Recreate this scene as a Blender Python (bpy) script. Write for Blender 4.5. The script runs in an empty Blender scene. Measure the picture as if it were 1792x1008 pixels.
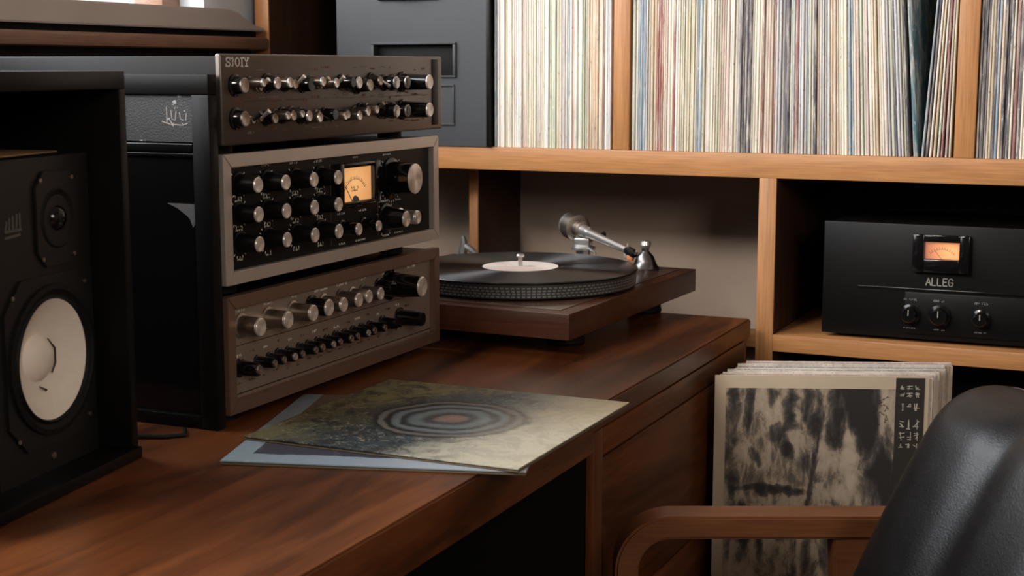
import bpy, bmesh, math, random
from mathutils import Vector, Matrix
C = bpy.context.scene.collection
PI = math.pi
random.seed(7)

# ------------------------------------------------------------------ camera, world, lights, exposure
scn = bpy.context.scene
cam_d = bpy.data.cameras.new('camera'); cam = bpy.data.objects.new('camera', cam_d); C.objects.link(cam)
cam.location = (0, 0, 1.129)
cam.rotation_euler = (math.radians(90 - 8.4445), 0, math.radians(24.249))
cam_d.sensor_width = 36; cam_d.lens = 2600 / 1792 * 36
cam_d.clip_start = .05
cam_d.dof.use_dof = True; cam_d.dof.focus_distance = 1.85; cam_d.dof.aperture_fstop = 10
scn.camera = cam
w = bpy.data.worlds.new('world'); scn.world = w; w.use_nodes = True
w.node_tree.nodes['Background'].inputs[0].default_value = (.92, .95, 1.0, 1)
w.node_tree.nodes['Background'].inputs[1].default_value = 1.3

def area(name, loc, target, sx, sy, power, col):
    d = bpy.data.lights.new(name, 'AREA'); d.shape = 'RECTANGLE'; d.size = sx; d.size_y = sy
    d.energy = power; d.color = col
    o = bpy.data.objects.new(name, d); C.objects.link(o); o.location = loc
    o.rotation_euler = (Vector(target) - Vector(loc)).to_track_quat('-Z', 'Y').to_euler()
    return o
area('window_daylight', (-1.98, .5, 1.85), (-.98, .75, 1.6), 3.6, 1.6, 200, (.93, .96, 1.0))
sl = bpy.data.lights.new('added_spot', 'SPOT'); sl.energy = 215; sl.color = (1.0, .90, .78); sl.spot_size = math.radians(36); sl.spot_blend = 1.; sl.shadow_soft_size = .30  # added light, no known fitting; its cone favours the records over the lower right
so = bpy.data.objects.new('added_spot', sl); C.objects.link(so); so.location = (-1.25, -.9, 2.55)
so.rotation_euler = (Vector((-.78, 2.29, 1.16)) - so.location).to_track_quat('-Z', 'Y').to_euler()
area('added_side_fill', (1.5, -1.0, 2.0), (-.95, 1.3, .9), .8, .8, 25, (1.0, .90, .80))  # added fill from the right for the woofer cone and knob faces
scn.view_settings.view_transform = 'Standard'; scn.view_settings.look = 'None'
scn.view_settings.gamma = 1; scn.view_settings.use_curve_mapping = False
scn.view_settings.exposure = .08

# ------------------------------------------------------------------ materials
class Mat:
    def __init__(s, name, col=(.5, .5, .5), rough=.5, metal=0., spec=.5):
        s.m = bpy.data.materials.new(name); s.m.use_nodes = True
        s.nt = s.m.node_tree; s.b = s.nt.nodes['Principled BSDF']; s.out = s.nt.nodes['Material Output']
        s.b.inputs['Base Color'].default_value = (*col, 1); s.b.inputs['Roughness'].default_value = rough
        s.b.inputs['Metallic'].default_value = metal; s.b.inputs['Specular IOR Level'].default_value = spec
    def n(s, t, **kw):
        nd = s.nt.nodes.new(t)
        for k, v in kw.items():
            if k[0] == '_': nd.inputs[k[1:].replace('_', ' ')].default_value = v
            else: setattr(nd, k, v)
        return nd
    def l(s, a, b): s.nt.links.new(a, b)
    def coords(s, scale=(1, 1, 1), rnd=0, rot=(0, 0, 0)):
        tc = s.n('ShaderNodeTexCoord'); mp = s.n('ShaderNodeMapping'); mp.inputs['Scale'].default_value = scale
        mp.inputs['Rotation'].default_value = rot
        src = tc.outputs['Object']
        if rnd:
            oi = s.n('ShaderNodeObjectInfo'); mu = s.n('ShaderNodeMath', operation='MULTIPLY'); mu.inputs[1].default_value = rnd
            s.l(oi.outputs['Random'], mu.inputs[0]); ad = s.n('ShaderNodeVectorMath', operation='ADD')
            s.l(src, ad.inputs[0]); s.l(mu.outputs[0], ad.inputs[1]); src = ad.outputs[0]
        s.l(src, mp.inputs['Vector']); return mp.outputs[0]
    def noise(s, vec, scale=1, detail=4, rough=.55, dist=0):
        nd = s.n('ShaderNodeTexNoise'); nd.inputs['Scale'].default_value = scale; nd.inputs['Detail'].default_value = detail
        nd.inputs['Roughness'].default_value = rough; nd.inputs['Distortion'].default_value = dist
        if vec is not None: s.l(vec, nd.inputs['Vector'])
        return nd.outputs['Fac']
    def ramp(s, fac, stops, interp='LINEAR'):
        r = s.n('ShaderNodeValToRGB'); e = r.color_ramp.elements; r.color_ramp.interpolation = interp
        while len(e) < len(stops): e.new(.5)
        for i, (p, c) in enumerate(stops):
            e[i].position = p; e[i].color = (*c, 1) if len(c) == 3 else c
        s.l(fac, r.inputs['Fac']); return r.outputs['Color']
    def mix(s, fac, a, b, mode='MIX'):
        m = s.n('ShaderNodeMix', data_type='RGBA', blend_type=mode)
        for v, i in ((fac, 0), (a, 6), (b, 7)):
            if hasattr(v, 'links'): s.l(v, m.inputs[i])
            elif i == 0: m.inputs[0].default_value = v
            else: m.inputs[i].default_value = (*v, 1)
        return m.outputs[2]
    def math(s, op, a, b=None):
        m = s.n('ShaderNodeMath', operation=op)
        for i, v in enumerate((a, b)):
            if v is None: continue
            if hasattr(v, 'links'): s.l(v, m.inputs[i])
            else: m.inputs[i].default_value = v
        return m.outputs[0]
    def col(s, c): s.l(c, s.b.inputs['Base Color']); return s
    def bump(s, h, strength=.2, dist=.001):
        b = s.n('ShaderNodeBump'); b.inputs['Strength'].default_value = strength; b.inputs['Distance'].default_value = dist
        s.l(h, b.inputs['Height']); s.l(b.outputs[0], s.b.inputs['Normal']); return s
    def rough(s, fac, a, b):
        r = s.n('ShaderNodeMapRange'); r.inputs['To Min'].default_value = a; r.inputs['To Max'].default_value = b
        s.l(fac, r.inputs['Value']); s.l(r.outputs[0], s.b.inputs['Roughness']); return s

def wood(name, dark, mid, light, axis, rough=.42, sc=1., streak=.0):
    M = Mat(name, mid, rough, 0, .4)
    a = {'x': 0, 'y': 1, 'z': 2}[axis]
    s1 = [22 * sc] * 3; s1[a] = 1.6 * sc
    v = M.coords(tuple(s1), 9.)
    f = M.noise(v, 1, 6, .6, .9)
    base = M.ramp(f, [(.28, dark), (.5, mid), (.72, light)])
    s2 = [420 * sc] * 3; s2[a] = 14 * sc
    v2 = M.coords(tuple(s2), 5.)
    g = M.noise(v2, 1, 3, .5)
    base = M.mix(M.ramp(g, [(.40, (.55,) * 3), (.56, (1,) * 3)]), tuple(c * .55 for c in mid), base, 'MIX') if False else M.mix(.45, base, M.ramp(g, [(.35, tuple(c * .6 for c in mid)), (.65, tuple(min(1, c * 1.25) for c in mid))]))
    if streak:
        s3 = [7.] * 3; s3[a] = 1.3
        v3 = M.coords(tuple(s3), 3.)
        h = M.noise(v3, 1, 5, .62, .6)
        base = M.mix(M.ramp(h, [(.46, (0,) * 3), (.62, (streak,) * 3)]), base, tuple(c * .45 for c in dark))
    M.col(base); M.bump(g, .12, .0006); M.rough(f, rough - .06, rough + .1)
    return M.m

DK = ((.050, .013, .004), (.145, .042, .0105), (.26, .085, .023))
M_desk_top = wood('desk_wood', *DK, 'y', .34, 1., .95)
M_desk_z = wood('desk_wood_upright', *DK, 'z', .42)
SH = ((.27, .105, .034), (.40, .178, .062), (.50, .245, .095))
M_shelf_x = wood('shelf_wood', *SH, 'x', .45)
M_shelf_z = wood('shelf_wood_upright', *SH, 'z', .45)
M_shaded_z = wood('shaded_panel_wood', (.022, .009, .004), (.045, .018, .008), (.075, .032, .015), 'z', .5)  # shelf wood with the shade of the inner faces put into its colour
PL = ((.028, .009, .0045), (.07, .022, .010), (.125, .042, .019))
M_plinth = wood('plinth_wood', *PL, 'x', .38)
M_chair_wood = wood('chair_wood', (.085, .026, .008), (.155, .054, .017), (.22, .085, .03), 'x', .38, 1.4)
M_old_wood = wood('sill_wood', (.14, .07, .04), (.24, .13, .08), (.36, .23, .16), 'y', .5)

def plain(name, col, rough=.5, metal=0., bump=0, bscale=300, spec=.5):
    M = Mat(name, col, rough, metal, spec); v = M.coords((1, 1, 1))
    n = M.noise(v, 6, 3)
    M.col(M.mix(n, tuple(c * .82 for c in col), tuple(min(1, c * 1.15) for c in col)))
    if bump: M.bump(M.noise(v, bscale, 3), bump, .001)
    M.rough(n, max(.02, rough - .06), rough + .06)
    return M.m
M_wall = plain('wall_plaster', (.50, .395, .315), .9, 0, .15, 120)
M_wallL = plain('window_wall_plaster', (.62, .66, .70), .9, 0, .1, 120)
M_floor = wood('floor_wood', (.04, .02, .012), (.07, .035, .02), (.10, .05, .03), 'y', .5)
M_black = plain('black_paint', (.0045, .0042, .004), .40, 0, .1, 900, .15)
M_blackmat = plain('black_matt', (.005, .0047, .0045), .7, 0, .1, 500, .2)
M_gloss = plain('black_gloss', (.004, .004, .0042), .13, 0, 0, 300, .4)
M_case = plain('black_case_plastic', (.034, .036, .039), .55, 0, .25, 700, .35)
M_baffle = plain('baffle_vinyl', (.0095, .009, .0085), .45, 0, .2, 1200, .35)
M_rubber = plain('rubber', (.006, .006, .006), .6, 0, 0, 300, .2)
M_silver = plain('silver_metal', (.70, .68, .66), .28, .85)
M_dull = plain('dull_metal', (.42, .37, .32), .36, 1.)
M_white = plain('ivory_print', (.90, .85, .76), .6)
M_grime = plain('grey_print', (.30, .27, .24), .6)
M_red = plain('faded_red_print', (.30, .10, .05), .6)
M_ink = plain('black_ink', (.02, .016, .012), .6)
M_orange = plain('cartridge_orange', (.65, .22, .09), .4)

def brushed(name, col, axis, rough=.34, metal=1.):
    M = Mat(name, col, rough, metal); s = [900.] * 3; s['xyz'.index(axis)] = 6
    g = M.noise(M.coords(tuple(s)), 1, 3); f = M.noise(M.coords((8, 8, 8)), 1, 4)
    M.col(M.mix(f, tuple(c * .8 for c in col), tuple(min(1, c * 1.12) for c in col)))
    M.rough(g, rough - .08, rough + .1); M.bump(g, .05, .0004); return M.m
M_champ = brushed('champagne_metal', (.62, .555, .495), 'y', .38, .55)
M_face = brushed('brown_face_metal', (.34, .27, .22), 'y', .36, .5)
M_face_dark = brushed('smoked_face_metal', (.105, .085, .073), 'y', .32, .6)

M_amp_wood = brushed('bronze_frame_metal', (.215, .13, .092), 'y', .36, .45)

def spun(name, col, rough=.3):
    M = Mat(name, col, rough, .7); M.b.inputs['Anisotropic'].default_value = .85; M.b.inputs['Anisotropic Rotation'].default_value = .25
    t = M.n('ShaderNodeTangent', direction_type='RADIAL', axis='X'); M.l(t.outputs[0], M.b.inputs['Tangent']); return M.m
M_spun = spun('spun_metal', (.82, .76, .69), .38)

M = Mat('vinyl', (.005, .005, .0055), .40, 0, .9); M.b.inputs['Anisotropic'].default_value = .98; M.b.inputs['Anisotropic Rotation'].default_value = .25
t = M.n('ShaderNodeTangent', direction_type='RADIAL', axis='Z'); M.l(t.outputs[0], M.b.inputs['Tangent'])
wv = M.n('ShaderNodeTexWave', wave_type='RINGS', rings_direction='Z'); wv.inputs['Scale'].default_value = 170
M.l(M.coords(), wv.inputs['Vector']); M.bump(wv.outputs['Fac'], .02, .0002); M_vinyl = M.m

M = Mat('black_leather', (.0028, .0027, .0028), .36, 0, .32); v = M.coords()
vo = M.n('ShaderNodeTexVoronoi'); vo.inputs['Scale'].default_value = 420; M.l(v, vo.inputs['Vector'])
M.bump(M.math('ADD', vo.outputs['Distance'], M.noise(v, 160, 4)), .16, .0009); M.rough(M.noise(v, 30, 4), .33, .45); M_leather = M.m

M = Mat('scuffed_leatherette', (.016, .016, .017), .5); v = M.coords()
f = M.noise(M.coords((1, 1, 1)), 55, 6, .7, 1.5); lim = M.noise(v, 22, 2)
msk = M.math('MULTIPLY', M.math('GREATER_THAN', f, .60), M.math('GREATER_THAN', lim, .54))
M.col(M.mix(msk, (.016, .016, .017), (.30, .29, .28))); M.bump(M.noise(v, 500, 4), .5, .0012); M_scuff = M.m

def emit_meter(name, c_hot, c_cool, strength, centre, rad):
    M = Mat(name, c_cool, .6)
    tc = M.n('ShaderNodeTexCoord'); d = M.n('ShaderNodeVectorMath', operation='DISTANCE'); d.inputs[1].default_value = centre
    M.l(tc.outputs['Object'], d.inputs[0])
    c = M.ramp(M.math('DIVIDE', d.outputs['Value'], rad), [(0, c_hot), (.9, c_cool)])
    M.col(c); M.l(c, M.b.inputs['Emission Color']); M.b.inputs['Emission Strength'].default_value = strength
    return M.m
M_meterA = emit_meter('backlit_cream_dial', (.95, .52, .20), (.78, .34, .11), .72, (0, .037, .022), .05)
M_meterB = emit_meter('backlit_amber_dial', (.95, .36, .10), (.36, .075, .022), .75, (.038, 0, .012), .045)

M = Mat('thin_glass')
tr = M.n('ShaderNodeBsdfTransparent'); gl = M.n('ShaderNodeBsdfGlossy'); gl.inputs['Roughness'].default_value = 1.3
mx = M.n('ShaderNodeMixShader'); mx.inputs[0].default_value = .07
M.l(tr.outputs[0], mx.inputs[1]); M.l(gl.outputs[0], mx.inputs[2]); M.l(mx.outputs[0], M.out.inputs['Surface']); M_glass = M.m

# record sleeve spine: object colour + wear
M = Mat('sleeve_card', (.6, .55, .48), .65); oi = M.n('ShaderNodeObjectInfo')
f = M.noise(M.coords((260, 30, 16), 40.), 1, 5, .65, .4); g = M.noise(M.coords((330, 60, 95), 70.), 1, 4, .6)
h = M.noise(M.coords((30, 30, 7), 23.), 1, 3)
c = M.mix(M.ramp(f, [(.46, (0,) * 3), (.68, (.75,) * 3)]), oi.outputs['Color'], (.78, .70, .59))
c = M.mix(M.ramp(h, [(.44, (0,) * 3), (.62, (.38,) * 3)]), c, (.24, .21, .19))
c = M.mix(M.ramp(g, [(.62, (0,) * 3), (.70, (.6,) * 3)]), c, (.16, .07, .06))
c = M.mix(M.ramp(g, [(.28, (.55,) * 3), (.36, (0,) * 3)]), c, (.85, .82, .76))
M.col(c); M.bump(f, .25, .0008); M_sleeve = M.m

# ------------------------------------------------------------------ geometry helpers
class MB:
    def __init__(s): s.bm = bmesh.new()
    def box(s, x0, x1, y0, y1, z0, z1, bev=0, seg=2):
        b = bmesh.new(); bmesh.ops.create_cube(b, size=1)
        for v in b.verts: v.co = Vector(((x0 + x1) / 2 + v.co.x * (x1 - x0), (y0 + y1) / 2 + v.co.y * (y1 - y0), (z0 + z1) / 2 + v.co.z * (z1 - z0)))
        if bev: bmesh.ops.bevel(b, geom=list(b.edges), offset=bev, segments=seg, affect='EDGES', profile=.5)
        s.join(b); return s
    def join(s, b):
        mp = {v: s.bm.verts.new(v.co) for v in b.verts}
        for f in b.faces:
            try: s.bm.faces.new([mp[v] for v in f.verts])
            except ValueError: pass
        b.free()
    def prism(s, pts, axis, a0, a1, bev=0):
        """closed outline pts (2d) in the plane normal to axis, extruded a0..a1"""
        b = bmesh.new(); k = 'xyz'.index(axis); o = [i for i in range(3) if i != k]
        def mk(p, a):
            c = [0, 0, 0]; c[k] = a; c[o[0]] = p[0]; c[o[1]] = p[1]; return b.verts.new(c)
        lo = [mk(p, a0) for p in pts]; hi = [mk(p, a1) for p in pts]; n = len(pts)
        b.faces.new(lo[::-1]); b.faces.new(hi)
        for i in range(n): b.faces.new((lo[i], lo[(i + 1) % n], hi[(i + 1) % n], hi[i]))
        bmesh.ops.recalc_face_normals(b, faces=b.faces)
        if bev: bmesh.ops.bevel(b, geom=list(b.edges), offset=bev, segments=2, affect='EDGES')
        s.join(b); return s
    def lathe(s, prof, org, axis='x', n=32):
        """prof: (radius, height) list along axis from org; radius 0 ends close"""
        k = 'xyz'.index(axis); o = [(k + 1) % 3, (k + 2) % 3]; rings = []
        for r, h in prof:
            if r < 1e-6:
                c = list(org); c[k] += h; rings.append([s.bm.verts.new(c)])
            else:
                R = []
                for i in range(n):
                    t = 2 * PI * i / n; c = list(org); c[k] += h; c[o[0]] += r * math.cos(t); c[o[1]] += r * math.sin(t); R.append(s.bm.verts.new(c))
                rings.append(R)
        for A, B in zip(rings, rings[1:]):
            for i in range(n):
                j = (i + 1) % n
                if len(A) == 1 and len(B) == 1: break
                if len(A) == 1: s.bm.faces.new((A[0], B[j], B[i]))
                elif len(B) == 1: s.bm.faces.new((A[i], A[j], B[0]))
                else: s.bm.faces.new((A[i], A[j], B[j], B[i]))
        return s
    def cyl(s, org, axis, r, h, n=24, bev=0):
        if bev: return s.lathe([(0, 0), (r - bev, 0), (r, bev), (r, h - bev), (r - bev, h), (0, h)], org, axis, n)
        return s.lathe([(0, 0), (r, 0), (r, h), (0, h)], org, axis, n)
    def tube(s, pts, rad, n=10, closed=False):
        pts = [Vector(p) for p in pts]; N = len(pts); rings = []; up = None
        for i, p in enumerate(pts):
            a = pts[(i - 1) % N] if (closed or i) else p; b = pts[(i + 1) % N] if (closed or i < N - 1) else p
            d = (b - a).normalized()
            if up is None: up = d.orthogonal().normalized()
            up = (up - d * up.dot(d)).normalized(); sd = d.cross(up)
            r = rad[i] if isinstance(rad, (list, tuple)) else rad
            rings.append([s.bm.verts.new(p + (up * math.cos(2 * PI * k / n) + sd * math.sin(2 * PI * k / n)) * r) for k in range(n)])
        prs = list(zip(rings, rings[1:])) + ([(rings[-1], rings[0])] if closed else [])
        for A, B in prs:
            for k in range(n): s.bm.faces.new((A[k], A[(k + 1) % n], B[(k + 1) % n], B[k]))
        if not closed: s.bm.faces.new(rings[0][::-1]); s.bm.faces.new(rings[-1])
        return s
    def sweep_rect(s, path, hw, y0, y1):
        """path in xz, rectangular section: thickness 2*hw in plane, y0..y1 across"""
        P = [Vector((p[0], 0, p[1])) for p in path]; R = []
        for i, p in enumerate(P):
            d = (P[min(i + 1, len(P) - 1)] - P[max(i - 1, 0)]).normalized(); nn = Vector((-d.z, 0, d.x)) * hw
            R.append([s.bm.verts.new((q.x, y, q.z)) for q, y in ((p + nn, y0), (p + nn, y1), (p - nn, y1), (p - nn, y0))])
        for A, B in zip(R, R[1:]):
            for k in range(4): s.bm.faces.new((A[k], A[(k + 1) % 4], B[(k + 1) % 4], B[k]))
        s.bm.faces.new(R[0][::-1]); s.bm.faces.new(R[-1]); return s
    def mesh(s, name, mat, ang=35, bev=0):
        bmesh.ops.recalc_face_normals(s.bm, faces=s.bm.faces)
        if bev:
            es = [e for e in s.bm.edges if len(e.link_faces) == 2 and e.calc_face_angle(0) > .6]
            bmesh.ops.bevel(s.bm, geom=es, offset=bev, segments=2, affect='EDGES')
        me = bpy.data.meshes.new(name); s.bm.to_mesh(me); s.bm.free()
        me.materials.append(mat)
        if len(me.polygons):
            me.shade_smooth(); me.set_sharp_from_angle(angle=math.radians(ang))
        return me
    def build(s, name, mat, parent=None, ang=35, bev=0):
        o = bpy.data.objects.new(name, s.mesh(name, mat, ang, bev)); C.objects.link(o); o.parent = parent; return o

def part(name, me, parent):
    o = bpy.data.objects.new(name, me); C.objects.link(o); o.parent = parent; return o
def tag(o, label=None, cat=None, group=None, kind=None):
    for k, v in (('label', label), ('category', cat), ('group', group), ('kind', kind)):
        if v: o[k] = v
    return o
def thing(name, label, cat, loc=(0, 0, 0), rotz=0, group=None):
    o = bpy.data.objects.new(name, None); o.empty_display_size = .05; C.objects.link(o)
    o.location = loc; o.rotation_euler = (0, 0, rotz); return tag(o, label, cat, group)
def box(name, mat, parent, x0, x1, y0, y1, z0, z1, bev=.001):
    return MB().box(x0, x1, y0, y1, z0, z1, bev).build(name, mat, parent)

# stroke lettering: glyphs as polylines in a unit box (x right, y up)
GL = {'A': [[(0, 0), (.5, 1), (1, 0)], [(.2, .36), (.8, .36)]], 'L': [[(.08, 1), (.08, 0), (.85, 0)]],
      'E': [[(.9, 1), (.08, 1), (.08, 0), (.9, 0)], [(.08, .52), (.75, .52)]],
      'G': [[(.92, .8), (.7, 1), (.3, 1), (.05, .72), (.05, .28), (.3, 0), (.72, 0), (.95, .22), (.95, .48), (.58, .48)]],
      'S': [[(.9, .8), (.68, 1), (.3, 1), (.08, .78), (.25, .55), (.72, .45), (.92, .22), (.7, 0), (.3, 0), (.06, .2)], [(.9, 1), (.9, .74)], [(.07, 0), (.07, .26)]],
      '?': [[(.1, .92), (.5, 1), (.75, .8), (.4, .5), (.62, .3), (.45, 0), (.15, .05)]],
      'O': [[(.5, 1), (.18, .86), (.05, .5), (.18, .14), (.5, 0), (.82, .14), (.95, .5), (.82, .86), (.5, 1)]],
      'I': [[(.5, 0), (.5, 1)], [(.2, 0), (.8, 0)], [(.2, 1), (.8, 1)]],
      'Y': [[(.05, 1), (.5, .5), (.95, 1)], [(.5, .5), (.5, 0)], [(.25, 0), (.75, 0)], [(-.1, 1), (.25, 1)], [(.75, 1), (1.1, 1)]]}
def strokes(mb, lines, org, ux, uz, w_, h_, th, un, dep):
    """flat strokes: lines in the unit box scaled w_*ux,h_*uz at org, raised by dep along un"""
    ux, uz, un, org = Vector(ux), Vector(uz), Vector(un), Vector(org)
    for ln in lines:
        for p, q in zip(ln, ln[1:]):
            a = org + ux * (p[0] * w_) + uz * (p[1] * h_); b = org + ux * (q[0] * w_) + uz * (q[1] * h_)
            d = (b - a)
            if d.length < 1e-7: continue
            d.normalize(); sd = un.cross(d).normalized() * th / 2; a = a - d * th * .4; b = b + d * th * .4
            lo = [mb.bm.verts.new(v) for v in (a - sd, b - sd, b + sd, a + sd)]
            hi = [mb.bm.verts.new(v.co + un * dep) for v in lo]
            mb.bm.faces.new(hi)
            for i in range(4): mb.bm.faces.new((lo[i], lo[(i + 1) % 4], hi[(i + 1) % 4], hi[i]))
    return mb
def word(mb, txt, org, ux, uz, h, un, th, dep=.0004, aspect=.72, gap=.25):
    x = Vector(org)
    for ch in txt:
        wd = h * (aspect if ch not in 'I?' else aspect * .55)
        strokes(mb, GL[ch], x, ux, uz, wd, h, th, un, dep); x = x + Vector(ux) * (wd + h * gap)
    return mb
def microtext(mb, y, z, width, h, rnd, x=.0, ux=(0, 1, 0), uz=(0, 0, 1), un=(1, 0, 0)):
    n = max(2, int(width / (h * .75)))
    for i in range(n):
        if rnd.random() < .12: continue
        ls = []
        for k in range(rnd.choice((2, 2, 3))):
            a, b = (rnd.random() * .6, rnd.choice((0, .5, 1))), (rnd.random() * .6, rnd.choice((0, .5, 1)))
            if a != b: ls.append([a, b])
        o = Vector((x, 0, 0)) + Vector(ux) * (y - width / 2 + i * width / n) + Vector(uz) * z
        strokes(mb, ls, o, ux, uz, h * .8, h, h * .2, un, .00025)
    return mb
def dial(mb, y, z, r, a0=-225, a1=45, n=13, x=.0, l=.0022, rnd=None):
    for i in range(n):
        if rnd and rnd.random() < .25: continue
        t = math.radians(a0 + (a1 - a0) * i / (n - 1)); d = Vector((0, -math.cos(t), math.sin(t))) if False else Vector((0, math.cos(t), math.sin(t)))
        p = Vector((x, y, z)) + d * r; q = p + d * l
        strokes(mb, [[(0, 0), (1, 0)]], p, d, (0, 0, 1), l, 1, .0008, (1, 0, 0), .00025)

# ------------------------------------------------------------------ room
tag(MB().box(-1.75, 2.2, -3.0, 2.8, -.06, 0).build('floor', M_floor), kind='structure')
tag(MB().box(-1.75, 2.2, 2.61, 2.73, 0, 2.75).build('wall_back', M_wall), kind='structure')
M_dim = plain('brown_wall_paint', (.20, .16, .13), .9)
tag(MB().box(-1.75, 2.2, -3.12, 2.73, 2.75, 2.85).build('ceiling', M_dim), kind='structure')
tag(MB().box(2.2, 2.32, -3.12, 2.73, 0, 2.75).build('wall_right', M_dim), kind='structure')
tag(MB().box(-1.75, 2.2, -3.12, -3.0, 0, 2.75).build('wall_front', M_dim), kind='structure')
mb = MB(); WX0, WX1 = -1.72, -1.56; WZ0, WZ1, WY0, WY1 = 1.212, 2.55, -.9, 2.165
mb.box(WX0, WX1, -3, 2.61, 0, WZ0); mb.box(WX0, WX1, -3, 2.61, WZ1, 2.75)
mb.box(WX0, WX1, -3, WY0, WZ0, WZ1); mb.box(WX0, WX1, WY1, 2.61, WZ0, WZ1)
tag(mb.build('wall_left', M_wallL), kind='structure')
win = thing('window_1', None, None, (-1.64, 0, 0)); win['kind'] = 'structure'
for y in (WY0, .12, 1.14, WY1 - .05):
    box('mullion', M_old_wood, win, -.03, .03, y, y + .05, WZ0, WZ1)
box('head_rail', M_old_wood, win, -.03, .03, WY0, WY1, WZ1 - .05, WZ1)
box('bottom_rail', M_old_wood, win, -.03, .03, WY0, WY1, WZ0, WZ0 + .010)
for y0, y1 in ((WY0 + .05, .12), (.17, 1.14), (1.19, WY1 - .05)):
    box('pane', M_glass, win, -.003, .003, y0, y1, WZ0 + .010, WZ1 - .05, 0)
M_sill = plain('worn_grey_sill', (.50, .44, .40), .42, .0, .1, 60)
tag(MB().prism([(-1, 1.193), (2.285, 1.193), (2.285, 1.198), (2.255, 1.203), (2.225, 1.214), (2.205, 1.224), (2.17, 1.2285), (-1, 1.2285)], 'x', -1.56, -1.515, .002).build('trim_1', M_sill), kind='structure')
tag(MB().box(-1.56, -1.535, -1, 2.285, 1.182, 1.193).build('trim_2', M_blackmat), kind='structure')
tag(MB().box(-1.56, -1.505, -1, 2.285, 1.160, 1.182, .006).build('trim_3', M_old_wood), kind='structure')
tag(MB().box(-1.56, -1.548, -1, 2.285, 0, 1.160).build('trim_4', M_blackmat), kind='structure')

# ------------------------------------------------------------------ desk
desk = thing('desk', 'long dark reddish brown wooden desk with drawer pedestal along the window wall', 'desk')
MB().prism([(.35, .686), (1.566, .686), (1.566, .711), (2.245, .711), (2.245, .74), (.35, .74)], 'x', -1.54, -.601, .0022).build('worktop', M_desk_top, desk)
box('upright', M_desk_z, desk, -.612, -.602, 1.5675, 1.598, 0, .7105, .001)
box('kneehole_shade', M_blackmat, desk, -1.48, -.6125, 1.564, 1.5672, .0, .685, 0)  # black sheet on the pedestal side, kneehole shade put into the colour
box('upright_shade', M_blackmat, desk, -1.48, -.613, 1.568, 1.597, 0, .70)  # rest of the upright, blackened to stand for kneehole shade
box('upright', M_desk_z, desk, -1.5, -.606, 2.215, 2.24, 0, .711, .001)
box('upright', M_desk_z, desk, -1.5, -.606, .36, .39, 0, .711, .001)
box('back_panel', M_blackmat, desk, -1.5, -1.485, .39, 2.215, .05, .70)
box('plinth_base', M_desk_z, desk, -1.46, -.66, 1.598, 2.215, 0, .06)
for z0, z1 in ((.6765, .7095), (.470, .6735), (.262, .467), (.065, .259)):
    box('drawer_front', M_desk_top, desk, -.625, -.6015, 1.600, 2.213, z0, z1, .0012)
box('drawer_carcass', M_blackmat, desk, -1.4, -.626, 1.600, 2.213, .065, .709)

# ------------------------------------------------------------------ bookcase
FY, BY = 2.29, 2.60
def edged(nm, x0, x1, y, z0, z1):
    p = box(nm, M_shaded_z, bk, x0, x1, y + .0042, BY, z0, z1); box('front_edge', M_shelf_z, p, x0, x1, y, y + .004, z0, z1)  # panel body coloured as if in shade, front strip in the plain shelf wood
bk = thing('bookcase', 'tan wooden wall bookcase holding the record collection', 'bookcase')
box('shelf_board', M_shelf_x, bk, -1.54, .62, FY, BY, .957, .9955, .0012)
box('shelf_board', M_shelf_x, bk, -1.54, .62, FY, BY, 1.345, 1.372, .0012)
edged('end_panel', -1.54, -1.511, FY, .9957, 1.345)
for x0, x1 in ((-.851, -.823), (-.311, -.2815), (.26, .288), (.592, .62)):
    box('divider', M_shelf_z, bk, x0, x1, FY, BY, .9957, 1.345)
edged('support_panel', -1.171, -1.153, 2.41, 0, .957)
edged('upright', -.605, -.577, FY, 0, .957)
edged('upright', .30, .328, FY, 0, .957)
box('lower_board', M_shelf_x, bk, -.577, .30, FY, BY, .682, .709, .0012)
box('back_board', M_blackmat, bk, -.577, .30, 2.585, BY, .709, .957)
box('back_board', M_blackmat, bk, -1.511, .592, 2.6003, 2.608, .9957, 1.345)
box('back_rail', M_shelf_x, bk, -1.153, -.605, 2.57, BY, .632, .660)
box('kick_board', M_blackmat, bk, -.577, .30, 2.5, 2.52, 0, .682)

# ------------------------------------------------------------------ records in the bookcase
COL = {'cream': (.72, .62, .50), 'off-white': (.80, .75, .68), 'pink': (.60, .41, .37), 'grey': (.46, .45, .45), 'olive': (.50, .46, .33),
       'tan': (.52, .39, .26), 'dark': (.07, .065, .085), 'red-brown': (.26, .09, .075), 'blue-grey': (.22, .29, .34), 'pale-green': (.55, .58, .46)}
W1 = ['cream'] * 8 + ['off-white'] * 9 + ['pink'] * 3 + ['grey'] * 3 + ['olive'] + ['pale-green'] * 3 + ['red-brown'] * 2 + ['blue-grey'] + ['tan'] * 2
W2 = ['cream'] * 7 + ['off-white'] * 2 + ['pink'] * 5 + ['grey'] * 7 + ['olive'] * 2 + ['pale-green'] * 3 + ['red-brown'] * 3 + ['blue-grey'] * 2 + ['tan'] * 4 + ['dark'] * 3
W3 = ['dark'] * 4 + ['grey'] * 2 + ['red-brown'] * 2 + ['cream'] * 2 + ['blue-grey'] * 2 + ['tan'] + ['pale-green']
SM = {}
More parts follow.
